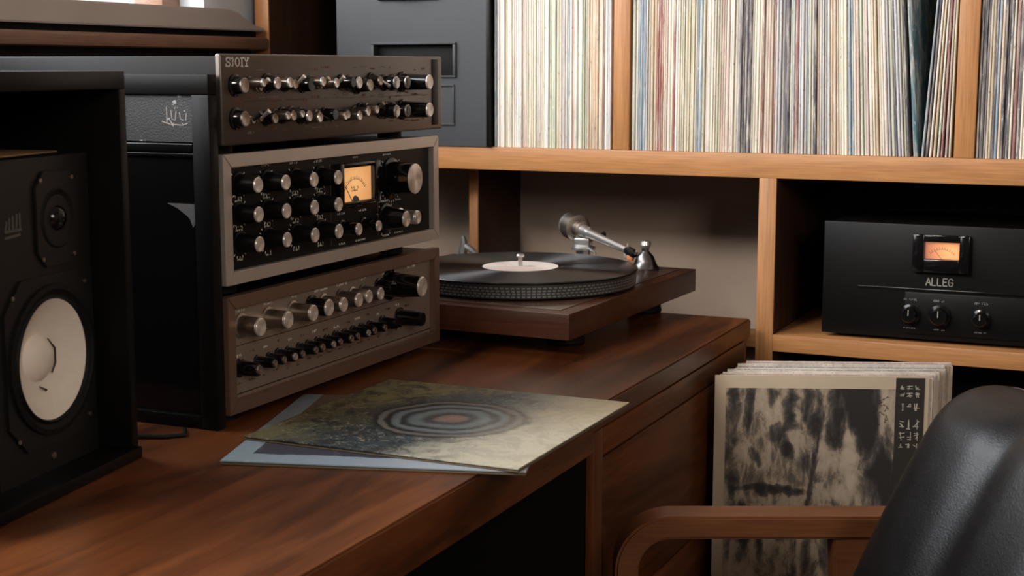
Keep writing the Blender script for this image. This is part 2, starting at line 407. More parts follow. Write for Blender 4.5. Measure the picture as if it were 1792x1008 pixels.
def sleeve_mesh(t, depth=.300, h=.312):
    k = (round(t * 1e4), round(depth * 1e3), round(h * 1e3))
    if k not in SM:
        r = t * .42; n = 4
        out = [(-t / 2, depth), (t / 2, depth)] + [(t / 2 - r + r * math.cos(a), r - r * math.sin(a)) for a in [PI / 2 * i / 3 for i in range(4)]] + [(-t / 2 + r - r * math.sin(a), r - r * math.cos(a)) for a in [PI / 2 * i / 3 for i in range(4)]]
        SM[k] = MB().prism(out, 'z', 0, h).mesh('record_sleeve', M_sleeve)
    return SM[k]
rr = random.Random(11)
def rec(x, y, z, t, lean, colour, label, group, rz=0, dims=(.300, .312), rx=0, cv=None):
    o = bpy.data.objects.new('record_sleeve', sleeve_mesh(t, *dims)); C.objects.link(o)
    o.location = (x, y, z); o.rotation_euler = (rx, lean, rz)
    c = cv or COL[colour]; f = rr.uniform(.82, 1.15)
    o.color = (min(1, c[0] * f * rr.uniform(.93, 1.07)), min(1, c[1] * f), min(1, c[2] * f * rr.uniform(.93, 1.07)), 1)
    return tag(o, label, 'record', group)
def nth(n): return '%d%s' % (n, 'th' if 10 <= n % 100 <= 20 else {1: 'st', 2: 'nd', 3: 'rd'}.get(n % 10, 'th'))
def fill(x0, x1, pal, bay, lean=lambda u: 0):
    x = x0; last = None; items = []
    while True:
        t = rr.choice((.003, .0034, .0034, .004, .004, .0047, .0056))
        a = lean((x - x0) / (x1 - x0)); a0 = items[-1][2] if items else 0
        x += .312 * max(0, a0 - a)
        if x + t > x1: break
        cn = last if last and rr.random() < .35 else rr.choice(pal); last = cn
        items.append((x + t / 2, t, a, cn)); x += t / math.cos(a) + rr.choice((.0001, .0002, .0003, .0006))
    for i, (xc, t, a, cn) in enumerate(items):
        nb = [items[k][3] for k in (i - 1, i + 1) if 0 <= k < len(items)]
        lab = '%s record spine %s %s, %s from left in %s' % (cn, 'between' if len(nb) == 2 else 'beside', ' and '.join(nb), nth(i + 1), bay)
        rec(xc, FY + .004 + rr.uniform(0, .004), .9958 + abs(math.sin(a)) * t / 2, t, a, cn, lab, 'records in the %s' % bay)
fill(-1.066, -.853, W1, 'left bay')
fill(-.8205, -.3728, W2, 'wide middle bay', lambda u: 0 if u < .45 else -.075 * ((u - .45) / .55) ** 1.3)
rec(-.3665, FY + .005, .9961, .0072, -.077, 'teal', 'teal record leaning left beside the dark gap in the middle bay', 'records in the wide middle bay', cv=(.05, .13, .15))
for i, cn in enumerate(('blue-grey', 'dark', 'cream', 'tan', 'pale-green', 'red-brown', 'pink', 'olive')):
    xb, xt = -.3575 + .0057 * i, -.3385 + .00345 * i
    rec(xb, FY + .005 + rr.uniform(0, .003), .9962, .0030, math.atan((xt - xb) / .312), cn, '%s record spine leaning right against the divider beside the dark gap' % cn, 'records in the wide middle bay')
fill(-.280, -.13, W3, 'rightmost bay')

# ------------------------------------------------------------------ black moulded case on the shelf
cs = thing('equipment_case', 'black moulded equipment case with recessed handle slot on the upper shelf', 'case', (-1.3676, FY - .003, .9957))
CW, CH = .296, .335; hx0, hx1, hz0, hz1 = .0756, .2283, .120, .172
mb = MB(); mb.box(0, CW, .02, .29, 0, CH, .004)
mb.box(0, hx0, 0, .02, 0, CH); mb.box(hx1, CW, 0, .02, 0, CH); mb.box(hx0, hx1, 0, .02, 0, hz0); mb.box(hx0, hx1, 0, .02, hz1, CH)
mb.build('shell', M_case, cs)
mb = MB()
for a in ((hx0 - .006, hx1 + .006, hz1, hz1 + .004), (hx0 - .006, hx1 + .006, hz0 - .004, hz0), (hx1, hx1 + .006, hz0, hz1), (hx0 - .006, hx0, hz0, hz1)):
    mb.box(a[0], a[1], -.004, .001, a[2], a[3], .0012)
mb.build('handle_lip', M_case, cs)
box('handle_recess', M_blackmat, cs, hx0 + .001, hx1 - .001, .012, .0195, hz0 + .001, hz1 - .001)
mb = MB()
for a in ((hx0, hx1 + .002, .101, .105), (hx0, hx1 + .002, .035, .039), (hx1 - .002, hx1 + .002, .039, .101)): mb.box(a[0], a[1], -.0025, .001, a[2], a[3], .001)
mb.build('moulded_rib', M_case, cs)
mb = MB().box(.085, .20, -.007, .001, .247, .262, .002); mb.box(.115, .165, -.012, -.004, .2475, .2615, .002); mb.build('latch', M_black, cs)
box('edge_trim', M_black, cs, CW - .0055, CW + .0015, -.003, .03, .0, CH, .001)

# ------------------------------------------------------------------ amplifier in the right compartment
al = thing('amplifier', 'wide black amplifier with amber backlit meter in the right lower compartment', 'amplifier', (-.505, 2.312, .709))
AW, AH = .47, .183
box('case', M_black, al, .004, AW - .004, .012, .25, .008, AH - .003, .003)
box('faceplate', M_black, al, 0, AW, 0, .0118, .006, AH, .002)
box('lower_panel', M_black, al, .128, .36, -.0035, .0005, .014, .079, .0015)
box('groove_strip', M_gloss, al, .055, AW - .02, -.002, .0005, .0815, .0845, .0006)
for x in (.03, AW - .03):
    for y in (.03, .22): MB().cyl((x, y, 0), 'z', .011, .008).build('foot', M_rubber, al)
mx0, mx1, mz0, mz1 = .138, .222, .1115, .169
bz = thing('meter', None, None); bz.parent = al
mb = MB()
for a in ((mx0, mx0 + .017, mz0, mz1), (mx1 - .015, mx1, mz0, mz1), (mx0 + .017, mx1 - .015, mz0, mz0 + .020), (mx0 + .017, mx1 - .015, mz1 - .011, mz1)): mb.box(a[0], a[1], -.012, .0005, a[2], a[3], .0015)
mb.build('bezel', M_gloss, bz)
f = MB().box(0, mx1 - mx0 - .034, 0, .002, 0, .0255).build('dial_face', M_meterB, bz); f.location = (mx0 + .018, -.0035, mz0 + .0205)
mb = MB()
cxm, czm = (mx0 + mx1) / 2 + .001, mz0 + .012
arc = [(cxm + .0235 * math.cos(t), czm + .0235 * math.sin(t)) for t in [math.radians(40 + 100 * i / 14) for i in range(15)]]
strokes(mb, [arc], (0, -.0036, 0), (1, 0, 0), (0, 0, 1), 1, 1, .0005, (0, -1, 0), .0003)
for i in range(11):
    t = math.radians(45 + 9 * i); strokes(mb, [[(cxm + .0235 * math.cos(t), czm + .0235 * math.sin(t)), (cxm + .027 * math.cos(t), czm + .027 * math.sin(t))]], (0, -.0036, 0), (1, 0, 0), (0, 0, 1), 1, 1, .0006, (0, -1, 0), .0003)
t = math.radians(118); strokes(mb, [[(cxm, czm + .008), (cxm + .024 * math.cos(t), czm + .024 * math.sin(t))]], (0, -.0036, 0), (1, 0, 0), (0, 0, 1), 1, 1, .0006, (0, -1, 0), .0004)
tag(mb.build('scale', M_ink, bz), kind='stuff')
box('glass', M_glass, bz, mx0 + .017, mx1 - .015, -.0095, -.0088, mz0 + .020, mz1 - .011, 0)
mb = MB(); word(mb, 'ALLEG', (.1585, 0, .0905), (1, 0, 0), (0, 0, 1), .0112, (0, -1, 0), .0013, .0006, .62, .12)
tag(mb.build('lettering', plain('worn_cream_letter', (.34, .31, .27), .6), al), 'worn cream letters')
mb = MB(); R_ = random.Random(3)
for x in (.119 + .018, .181, .242): microtext(mb, x, .066, .02, .003, R_, 0, (1, 0, 0), (0, 0, 1), (0, -1, 0)); microtext(mb, x, .022, .018, .0016, R_, 0, (1, 0, 0), (0, 0, 1), (0, -1, 0))
o = mb.build('panel_print', M_grime, al); o.location = (0, -.0036, 0); tag(o, kind='stuff')
for x, r in ((.125 + .012, .0115), (.181, .0125), (.242, .0105)):
    k = MB().lathe([(r * 1.35, 0), (r * 1.35, -.003), (r * 1.05, -.004), (r, -.016), (r * .85, -.018), (0, -.018)], (x, -.0035, .0445), 'y', 24).build('knob', M_gloss, al)
    box('pointer', M_grime, k, x - .0007, x + .0007, -.0222, -.0212, .0445, .0445 + r * .8, 0)

# ------------------------------------------------------------------ amplifiers on the desk
def frame(parent, W, H, b, x0, x1, mat, g=.0002):
    for nm, pts in (('frame_bar', [(0, 0), (W, 0), (W - b, b - g), (b, b - g)]), ('frame_bar', [(0, H), (b, H - b + g), (W - b, H - b + g), (W, H)]),
                    ('frame_bar', [(0, g), (b - g, b), (b - g, H - b), (0, H - g)]), ('frame_bar', [(W, g), (W, H - g), (W - b + g, H - b), (W - b + g, b)])):
        MB().prism(pts, 'x', x0, x1, .0008).build(nm, mat, parent)
def feet(parent, W, h, mat=None):
    for x in (-.35, -.035):
        for y in (.04, W - .075): MB().cyl((x, y, -h), 'z', .016, h + .004, 20).build('foot', M_rubber, parent)
def knob(parent, y, z, x0, r0, r1, ln, mbody, mcap=None, capr=None, skirt=True):
    p = [(0, 0)]
    if skirt: p += [(r0 * 1.22, 0), (r0 * 1.22, .0018), (r0, .0026)]
    else: p += [(r0, 0)]
    p += [(r1, ln - .0008), (r1 * .93, ln), (0, ln)]
    k = MB().lathe(p, (x0, y, z), 'x', 28).build('knob', mbody, parent)
    if mcap:
        cr = capr or r1 * .97
        MB().lathe([(0, 0), (cr, 0), (cr, .0012), (cr * .9, .002), (cr * .3, .0014), (0, .0012)], (x0 + ln - .0002, y, z), 'x', 32).build('knob_cap', mcap, k)
    return k
def toggle(parent, y, z, x0, up, mat):
    k = MB().lathe([(0, 0), (.005, 0), (.005, .002), (.0035, .003), (.0035, .006), (0, .006)], (x0, y, z), 'x', 12).build('toggle_switch', M_dull, parent)
    MB().tube([(x0 + .005, y, z), (x0 + .016, y, z + up)], [.0016, .0028], 8).build('lever', mat, k)

# middle: black panel in a champagne frame with the meter
WA = .502
A2 = thing('preamplifier', 'black control amplifier with champagne frame and lit meter, middle of the stack', 'amplifier', (-.929, 1.316, .8955), 0, None)
H2 = .1415
box('case', M_black, A2, -.38, -.0125, .003, WA - .003, .002, H2 - .002, .002)
frame(A2, WA, H2, .0145, -.012, 0, M_champ)
box('faceplate', M_black, A2, -.0124, -.008, .0145, WA - .0145, .0145, H2 - .0145, 0)
feet(A2, WA, .0128)
PX = -.008
mb = MB(); R_ = random.Random(5)
rows = ((.1075, .1045), (.0755, .0725), (.0430, .0405)); ys = (.037, .092, .151, .2046)
for z0, z1 in rows:
    for i, y in enumerate(ys):
        z = z0 + (z1 - z0) * i / 3
        dial(mb, y, z, .0150, rnd=R_, n=15); microtext(mb, y - .002, z + .0178, .017, .0024, R_); microtext(mb, y, z - .0192, .013, .0018, R_)
dial(mb, .381, .0915, .030, n=25, rnd=R_, l=.0018); dial(mb, .365, .0405, .0215, n=11, rnd=R_)
for y, z, wd, h in ((.254, .055, .018, .002), (.297, .062, .02, .003), (.305, .055, .022, .002), (.254, .018, .018, .0022), (.30, .018, .026, .002), (.29, .1225, .012, .0016), (.36, .062, .03, .0018), (.40, .061, .014, .0018), (.365, .017, .018, .002), (.40, .018, .022, .0018), (.37, .1215, .022, .0018), (.295, .063, .012, .0028)): microtext(mb, y, z, wd, h, R_)
o = mb.build('panel_print', M_white, A2); o.location = (PX, 0, 0); tag(o, kind='stuff')
mb = MB(); mb.box(PX - .0003, PX + .0003, .345, .3456, .02, .118); mb.box(PX - .0003, PX + .0003, .229, .2296, .02, .118); mb.build('panel_line', M_dull, A2)
for z0, z1 in rows:
    for i, y in enumerate(ys): knob(A2, y, z0 + (z1 - z0) * i / 3, PX, .0112, .0088, .0255, M_black, M_spun)
k = knob(A2, .381, .0915, PX, .0215, .0200, .035, M_gloss, M_spun)
knob(A2, .254, .038, PX, .0085, .0078, .024, M_gloss, M_spun); knob(A2, .307, .037, PX, .0080, .0070, .022, M_gloss, M_spun)
knob(A2, .365, .0405, PX, .0160, .0105, .030, M_gloss, M_spun); knob(A2, .4035, .039, PX, .0095, .0092, .026, M_silver, M_spun)
mt = thing('meter', None, None); mt.parent = A2
y0, y1, z0, z1 = .2405, .341, .0640, .1175; wy0, wy1, wz0, wz1 = .2505, .3265, .0695, .1115
mb = MB()
for a in ((y0, wy0, z0, z1), (wy1, y1, z0, z1), (wy0, wy1, z0, wz0), (wy0, wy1, wz1, z1)): mb.box(PX - .0005, PX + .008, a[0], a[1], a[2], a[3], .001)
mb.build('bezel', M_gloss, mt)
f = MB().box(0, .001, 0, wy1 - wy0, 0, wz1 - wz0).build('dial_face', M_meterA, mt); f.location = (PX + .0002, wy0, wz0)
mb = MB(); cy, cz = .2865, .0655; XF = PX + .0012
arc = [(cy + .031 * math.cos(t), cz + .031 * math.sin(t)) for t in [math.radians(38 + 112 * i / 20) for i in range(21)]]
strokes(mb, [arc], (XF, 0, 0), (0, 1, 0), (0, 0, 1), 1, 1, .0005, (1, 0, 0), .0002)
for i in range(21):
    t = math.radians(40 + 5.4 * i); l = .0045 if i % 4 == 0 else .0028
    strokes(mb, [[(cy + .031 * math.cos(t), cz + .031 * math.sin(t)), (cy + (.031 + l) * math.cos(t), cz + (.031 + l) * math.sin(t))]], (XF, 0, 0), (0, 1, 0), (0, 0, 1), 1, 1, .0006, (1, 0, 0), .0002)
microtext(mb, cy, .0845, .018, .0028, R_, XF); microtext(mb, cy, .0815, .018, .0018, R_, XF)
tag(mb.build('scale', plain('brown_ink', (.16, .07, .02), .6), mt), kind='stuff')
mb = MB(); strokes(mb, [[(cy - .008, cz + .004), (cy - .024, cz + .0235)]], (XF, 0, 0), (0, 1, 0), (0, 0, 1), 1, 1, .0007, (1, 0, 0), .0006); mb.build('needle', M_ink, mt)
MB().lathe([(0, 0), (.0075, 0), (.0065, .002), (0, .0025)], (PX + .0012, cy, wz0 - .001), 'x', 24).build('needle_hub', M_ink, mt)
box('glass', M_glass, mt, PX + .0060, PX + .0066, wy0, wy1, wz0, wz1, 0)

# bottom: brown metal amplifier
A1 = thing('integrated_amplifier', 'brown metal amplifier with silver and black knobs, bottom of the stack on the desk', 'amplifier', (-.929, 1.316, .7525))
H1 = .1305
box('case', M_black, A1, -.38, -.0125, .003, WA - .003, .002, H1 - .002, .002)
frame(A1, WA, H1, .0145, -.012, 0, M_amp_wood)
box('faceplate', M_face, A1, -.0124, -.008, .0145, WA - .0145, .0145, H1 - .0145, 0)
feet(A1, WA, .0125)
mb = MB(); mb.box(PX - .0003, PX + .0003, .02, WA - .02, .0725, .0733); mb.box(PX - .0002, PX + .0006, .0146, WA - .0146, .0185, .0195); mb.build('panel_line', M_ink, A1)
mb = MB(); mk = MB(); R_ = random.Random(9)
for y in (.030, .085, .14, .20, .25, .30, .36, .43): microtext(mb, y + .004, .1105, R_.uniform(.01, .03), R_.uniform(.0018, .003), R_)
for i in range(16): microtext(mk if i % 2 else mb, .03 + i * .026, .0625 + R_.uniform(-.003, .002), R_.uniform(.006, .016), R_.uniform(.0016, .003), R_); microtext(mk, .03 + i * .024, .030 + R_.uniform(-.002, .002), R_.uniform(.004, .014), .0018, R_)
for mm, mat in ((mb, M_white), (mk, M_ink)):
    o = mm.build('panel_print', mat, A1); o.location = (PX, 0, 0); tag(o, kind='stuff')
zz = .0945
for i, (y, r, ln, mk_) in enumerate(((.035, .0115, .0255, 's'), (.088, .0110, .027, 's'), (.140, .0108, .028, 's'), (.181, .0115, .024, 'b'), (.2085, .0098, .028, 's'), (.248, .0100, .026, 'd'), (.2765, .0092, .024, 's'), (.3025, .0088, .026, 'd'))):
    knob(A1, y, zz, PX, r, r * .92, ln, {'s': M_dull, 'b': M_gloss, 'd': M_face_dark}[mk_], M_spun)
knob(A1, .345, zz + .001, PX, .0105, .0095, .022, M_gloss)
knob(A1, .373, zz + .001, PX, .0170, .0135, .048, M_gloss, M_spun)
zz = .048
for i, y in enumerate((.0295, .065, .089, .107, .128, .152, .172, .192, .213, .234, .255, .276, .297, .318)):
    r = .0088 if i == 0 else (.0066 if i % 3 else .0072)
    knob(A1, y, zz + (.0006 if i % 2 else 0), PX, r, r * .86, .026 if i == 0 else .020 + .003 * (i % 2), M_gloss, M_dull if i % 4 != 3 else M_silver, r * .62)
knob(A1, .352, zz, PX, .0080, .0070, .022, M_gloss); knob(A1, .399, zz, PX, .0110, .0095, .034, M_gloss, M_black)

# top: smoked metal tuner with two rows of switches
A3 = thing('tuner', 'smoked brown metal tuner crowded with small switches, top of the stack', 'tuner', (-.929, 1.316, 1.046))
H3, W3_ = .0975, .513
box('case', M_black, A3, -.385, -.0085, .003, W3_ - .003, .002, H3 - .0025, .002)
MB().box(-.0085, 0, 0, W3_, 0, H3, .0026, 3).build('faceplate', M_face_dark, A3)
box('end_strip', M_black, A3, -.001, .0006, W3_ - .030, W3_ - .012, .006, H3 - .004, .0005)
feet(A3, WA, .0093)
mb = MB(); word(mb, 'S?OIY', (.0002, .0085, .0842), (0, 1, 0), (0, 0, 1), .0088, (1, 0, 0), .0015, .0005, .98, .20)
tag(mb.build('lettering', M_white, A3), 'cream letters')
mb = MB(); mk = MB(); R_ = random.Random(21)
for i in range(20):
    for z in (.0815, .0485, .0135, .0450):
        if R_.random() < .62: microtext(mb if R_.random() < .6 else mk, .03 + i * .0225, z + R_.uniform(-.002, .002), R_.uniform(.005, .022), R_.uniform(.0012, .0026), R_)
for mm, mat in ((mb, M_grime), (mk, M_red)):
    o = mm.build('panel_print', mat, A3); o.location = (.0002, 0, 0); tag(o, kind='stuff')
mb = MB(); mb.box(-.0002, .0004, .02, W3_ - .04, .0465, .0470); mb.build('panel_line', M_ink, A3)
for zr, seed in ((.0640, 2), (.0285, 4)):
    R_ = random.Random(seed); y = .024
    knob(A3, y, zr, 0, .0100, .0085, .012, M_gloss, M_dull)
    y += .026
    while y < .345:
        q = R_.random(); zj = zr + R_.uniform(-.003, .003)
        if q < .38: toggle(A3, y, zj, 0, R_.choice((-.007, .008, .009)), R_.choice((M_silver, M_gloss, M_dull)))
        elif q < .72: knob(A3, y, zj, 0, R_.uniform(.0065, .0095), R_.uniform(.0055, .008), R_.uniform(.010, .020), M_gloss, R_.choice((M_dull, M_silver, None)))
        else: knob(A3, y, zj, 0, R_.uniform(.0055, .0075), R_.uniform(.0045, .006), R_.uniform(.012, .020), R_.choice((M_dull, M_face_dark)), M_silver)
        y += R_.uniform(.0145, .0195)
    knob(A3, .350, zr, 0, .0085, .0080, .018, M_gloss, M_silver); knob(A3, .372, zr, 0, .0088, .0080, .022, M_gloss, M_silver)
    knob(A3, .398, zr + .0005, 0, .0108, .0096, .040, M_gloss, M_spun)

# ------------------------------------------------------------------ framed black side panel beside the stack
sp = thing('side_panel', 'black framed upright panel with scuffed top section standing beside the amplifier stack', 'panel', (-.932, 1.296, .74))
T = .016
box('post', M_black, sp, -.022, 0, 0, T, 0, .3605, .0012)
box('post', M_black, sp, -.37, -.348, 0, T, 0, .3605, .0012)
box('top_rail', M_black, sp, -.37, 0, 0, T, .3607, .382, .0015)
box('bottom_rail', M_black, sp, -.348, -.022, 0, T, 0, .014, .001)
box('upper_panel', M_scuff, sp, -.348, -.022, .006, T, .3105, .3605, .0)
box('trim_strip', M_gloss, sp, -.348, -.024, .002, T, .300, .309, .0015)
box('trim_strip', M_gloss, sp, -.348, -.024, .004, T, .2945, .2985, .001)
box('lower_panel', M_gloss, sp, -.348, -.022, .008, T, .014, .294, 0)
mb = MB()
strokes(mb, [[(.0, .0), (.0, 1)], [(.25, .8), (.3, .25), (.5, .2), (.55, .75)], [(.75, .7), (.8, .3), (.95, .2)], [(1.15, .6), (1.1, .2)], [(-.3, .12), (.2, -.05), (.9, -.1), (1.2, .02)]], (-.058, .006, .330), (1, 0, 0), (0, 0, 1), .022, .017, .0009, (0, -1, 0), .0003)
mb.build('scratched_mark', M_grime, sp)
MB().prism([(-.062, .2445), (-.026, .2445), (-.0245, .226), (-.029, .219), (-.033, .228), (-.037, .232), (-.042, .235), (-.049, .2395)], 'y', .0068, .0082).build('worn_patch', plain('worn_grey_patch', (.10, .10, .098), .7, 0, .6, 180), sp)

# ------------------------------------------------------------------ cabinet and monitor speaker (left)
ANG = math.radians(9)
cb = thing('speaker_cabinet', 'black open-fronted cabinet around the white-coned speaker at the left', 'cabinet', (-.942, 1.175, .74), ANG)
CWd, CHt, CDp = .285, .386, .30
box('side_panel', M_black, cb, -CDp, 0, -.0125, 0, .012, CHt - .018, .001)
box('side_panel', M_black, cb, -CDp, 0, -CWd, -CWd + .0125, .012, CHt - .018, .001)
box('top_board', M_black, cb, -CDp, 0, -CWd, 0, CHt - .0178, CHt, .0014)
box('bottom_board', M_black, cb, -CDp, .004, -CWd, .001, 0, .0118, .002)
box('back_board', M_blackmat, cb, -CDp, -CDp + .008, -CWd + .0127, -.0127, .012, CHt - .018, 0)
ms = thing('monitor_speaker', 'small black monitor speaker with white woofer cone inside the cabinet', 'speaker',
           (-.942 + .752 * 0, 1.175, .752), ANG)
def mloc(n): return n
N0 = -.033
box('enclosure', wood('monitor_veneer', (.25, .13, .06), (.42, .24, .115), (.55, .33, .17), 'y', .45), ms, N0 - .20, N0 - .0305, -.186, -.0205, 0, .297, .002)
def octo(w_, h_, c): return [(-w_ + c, -h_), (w_ - c, -h_), (w_, -h_ + c), (w_, h_ - c), (w_ - c, h_), (-w_ + c, h_), (-w_, h_ - c), (-w_, -h_ + c)]
wy, wz = -.0985, .106
def plate_hole(pts, c, r, x0, x1, n=64):
    """flat plate of convex outline pts (y,z) with a round hole r at c"""
    mb = MB(); m = len(pts)
    def hit(t):
        d = (math.cos(t), math.sin(t)); best = 9
        for i in range(m):
            p, q = pts[i], pts[(i + 1) % m]; ex, ez = q[0] - p[0], q[1] - p[1]; den = d[0] * ez - d[1] * ex
            if abs(den) < 1e-12: continue
            a = ((p[0] - c[0]) * ez - (p[1] - c[1]) * ex) / den; b = ((p[0] - c[0]) * d[1] - (p[1] - c[1]) * d[0]) / den
            if a > 0 and -1e-9 <= b <= 1 + 1e-9: best = min(best, a)
        return best
    ts = sorted([2 * PI * i / n for i in range(n)] + [math.atan2(p[1] - c[1], p[0] - c[0]) % (2 * PI) for p in pts]); R = []
    for t in ts:
        o = hit(t); R.append([mb.bm.verts.new((x, c[0] + q * math.cos(t), c[1] + q * math.sin(t))) for x, q in ((x1, r), (x1, o), (x0, o), (x0, r))])
    for A, B in zip(R, R[1:] + R[:1]):
        if (A[0].co - B[0].co).length < 1e-6: continue
        for k in range(4): mb.bm.faces.new((A[k], A[(k + 1) % 4], B[(k + 1) % 4], B[k]))
    return mb
plate_hole([(-.186, 0), (-.0205, 0), (-.0205, .2955), (-.186, .2955)], (wy, wz), .064, N0 - .030, N0).build('baffle', M_baffle, ms)
wf = plate_hole([(wy + a, wz + b) for a, b in octo(.0735, .0800, .028)], (wy, wz), .0640, N0, N0 + .003).build('woofer_flange', M_baffle, ms)
MB().lathe([(.0715, .003), (.071, .006), (.066, .0065), (.0635, .004), (.0610, .0035), (.0585, .006), (.0565, .002)], (N0, wy, wz), 'x', 48).build('surround', M_rubber, wf)
M = Mat('paper_cone', (.76, .68, .58), .75); wv = M.n('ShaderNodeTexNoise'); wv.inputs['Scale'].default_value = 90; M.l(M.coords(), wv.inputs['Vector'])
M.col(M.mix(wv.outputs['Fac'], (.80, .71, .60), (.90, .82, .72))); M_cone = M.m
prof = []
for i in range(25):
    q = i / 24; r = .0572 - .0352 * q; prof.append((r, .0032 - .0185 * (1 - (1 - q) ** 1.4) + (.00035 if i % 2 else 0)))
MB().lathe(prof, (N0, wy, wz), 'x', 56).build('cone', M_cone, wf)
MB().lathe([(.0225, -.0152), (.0205, -.0105), (.015, -.0055), (.008, -.003), (0, -.002)], (N0, wy, wz), 'x', 40).build('dust_cap', M_cone, wf)
mb = MB()
mb.tube([(N0 - .011, wy + .014, wz + .0165), (N0 - .009, wy + .0225, wz + .006), (N0 - .0085, wy + .0215, wz - .008), (N0 - .009, wy + .016, wz - .0165)], [.0006, .001, .001, .0008], 6)
mb.tube([(N0 - .009, wy - .006, wz - .026), (N0 - .0075, wy + .003, wz - .031)], [.0006, .0012], 6); mb.build('lead_wire', M_ink, wf)
ty, tz = -.0805, .2375
tf = MB().prism([(ty + a, tz + b) for a, b in octo(.0345, .0445, .014)], 'x', N0, N0 + .003, .0008).build('tweeter_plate', M_baffle, ms)
MB().lathe([(.0285, .003), (.0265, .0045), (.022, .003), (.016, .0012), (.0125, .002)], (N0, ty, tz), 'x', 36).build('horn_ring', M_rubber, tf)
MB().lathe([(.0125, .002), (.0105, .0062), (.0065, .0088), (0, .0098)], (N0, ty, tz), 'x', 28).build('tweeter_dome', M_gloss, tf)
for (py, pz, hy, hz, par) in ((wy, wz, .060, .066, wf), (ty, tz, .0265, .0365, tf)):
    for a in (-1, 1):
        for b in (-1, 1): MB().lathe([(0, .0012), (.0022, .001), (.0022, 0)], (N0 + .003, py + a * hy, pz + b * hz), 'x', 10).build('screw', M_dull, par)
mb = MB()
strokes(mb, [[(0, 0), (.1, .6)], [(.25, 0), (.3, .8)], [(.5, 0), (.5, .9)], [(.7, 0), (.75, 1)], [(.95, 0), (.95, 1)], [(0, 0), (1, 0)], [(0, -.4), (.9, -.3)]], (N0 + .0001, -.160, .232), (0, 1, 0), (0, 0, 1), .024, .014, .0022, (1, 0, 0), .0003)
mb.build('printed_mark', plain('faint_print', (.10, .09, .075), .6), ms)
MB().lathe([(0, .0015), (.0035, .001), (.0035, 0)], (N0, -.1, .013), 'x', 12).build('badge', M_dull, ms)
tag(MB().tube([(-1.02, 1.215, .7425), (-.99, 1.235, .743), (-.965, 1.245, .7425), (-.95, 1.262, .7425), (-.965, 1.282, .7425)], .0024, 8).build('cable', M_rubber), 'thin black cable on the desk behind the speaker cabinet', 'cable')

# ------------------------------------------------------------------ turntable
tt = thing('turntable', 'brown wooden turntable with silver tonearm on the desk corner', 'turntable', (-.735, 1.819, .74), math.radians(-2.2))
TW, TD = .455, .505   # local x from -TW..0, y 0..TD
box('plinth', M_plinth, tt, -TW, 0, 0, TD, .026, .0625, .0018)
for x in (-TW + .05, -.055):
    for y in (.11, TD - .09): MB().lathe([(0, 0), (.026, 0), (.028, .004), (.024, .026), (0, .026)], (x, y, 0), 'z', 24).build('foot', M_rubber, tt)
box('deck_plate', plain('smoked_deck', (.085, .045, .032), .25), tt, -TW + .02, -.022, .022, TD - .03, .0624, .0636, .0004)
mb = MB()
R_ = random.Random(2); microtext(mb, -.085, .036, .05, .008, R_, 0, (1, 0, 0), (0, 1, 0), (0, 0, 1)); microtext(mb, -.16, .034, .06, .004, R_, 0, (1, 0, 0), (0, 1, 0), (0, 0, 1))
o = mb.build('deck_print', plain('deck_badge', (.05, .055, .055), .35), tt); o.location = (0, 0, .0637); tag(o, kind='stuff')
ca, sa = math.cos(math.radians(2.2)), math.sin(math.radians(2.2))
def tl(x, y): dx, dy = x + .735, y - 1.819; return (dx * ca - dy * sa, dx * sa + dy * ca)
px, py = tl(-.905, 2.040); PR = .176
pl = MB().lathe([(0, .066), (PR - .004, .066), (PR - .001, .068), (PR - .001, .0865), (PR - .003, .0885), (0, .0885)], (px, py, 0), 'z', 96).build('platter', plain('platter_rim', (.055, .053, .05), .38, .5), tt)
mb = MB()
for rz, n_ in ((.0705, 150), (.0745, 156), (.0785, 150), (.0825, 144)):
    for i in range(n_):
        t = 2 * PI * i / n_
        if math.sin(t) > .45: continue
        d = Vector((math.cos(t), math.sin(t), 0)); e = Vector((-math.sin(t), math.cos(t), 0))
        strokes(mb, [[(0, 0), (1, 0)]], Vector((px, py, rz)) + d * (PR - .0012) - e * .0016, e, (0, 0, 1), .0032, 1, .0022, d, .0007)
tag(mb.build('strobe_dots', plain('strobe_metal', (.22, .22, .215), .4, .6), pl), kind='stuff')
MB().lathe([(.0035, .0885), (.0035, .105), (.006, .1055), (.0065, .108), (.0055, .1095), (0, .110)], (px, py, 0), 'z', 20).build('spindle', M_silver, pl)
# tonearm
tx, ty_ = tl(-.890, 2.262)
ta = MB().lathe([(0, .0635), (.022, .0635), (.022, .070), (.015, .074), (.012, .078), (.012, .092), (.020, .093), (.020, .097), (.010, .099), (0, .099)], (tx, ty_, 0), 'z', 32).build('tonearm_base', M_silver, tt)
P0 = Vector((tx, ty_, .1235)); hx, hy = tl(-.781, 2.172); P1 = Vector((hx, hy, .1065)); D = (P1 - P0).normalized(); S_ = Vector((D.y, -D.x, 0)).normalized()
MB().tube([P0 - D * .004, P0 + D * .016, P0 + D * .018, P0 + D * .062, P1], [.0105, .0100, .0078, .0066, .0052], 16).build('arm_tube', M_silver, ta)
MB().tube([P0 - D * .016, P0 - D * .014, P0 - D * .003, P0 - D * .001], [.012, .0150, .0150, .012], 20).build('bearing_collar', M_dull, ta)
MB().tube([P0 - D * .043, P0 - D * .041, P0 - D * .019, P0 - D * .017], [.016, .0225, .0225, .017], 24).build('counterweight', M_dull, ta)
MB().tube([P0 - D * .052, P0 - D * .0505, P0 - D * .045, P0 - D * .0435], [.016, .0200, .0200, .014], 24).build('counterweight_dial', M_silver, ta)
MB().box(tx - .014, tx + .014, ty_ - .009, ty_ + .009, .098, .1125, .003).build('bearing_yoke', M_silver, ta)
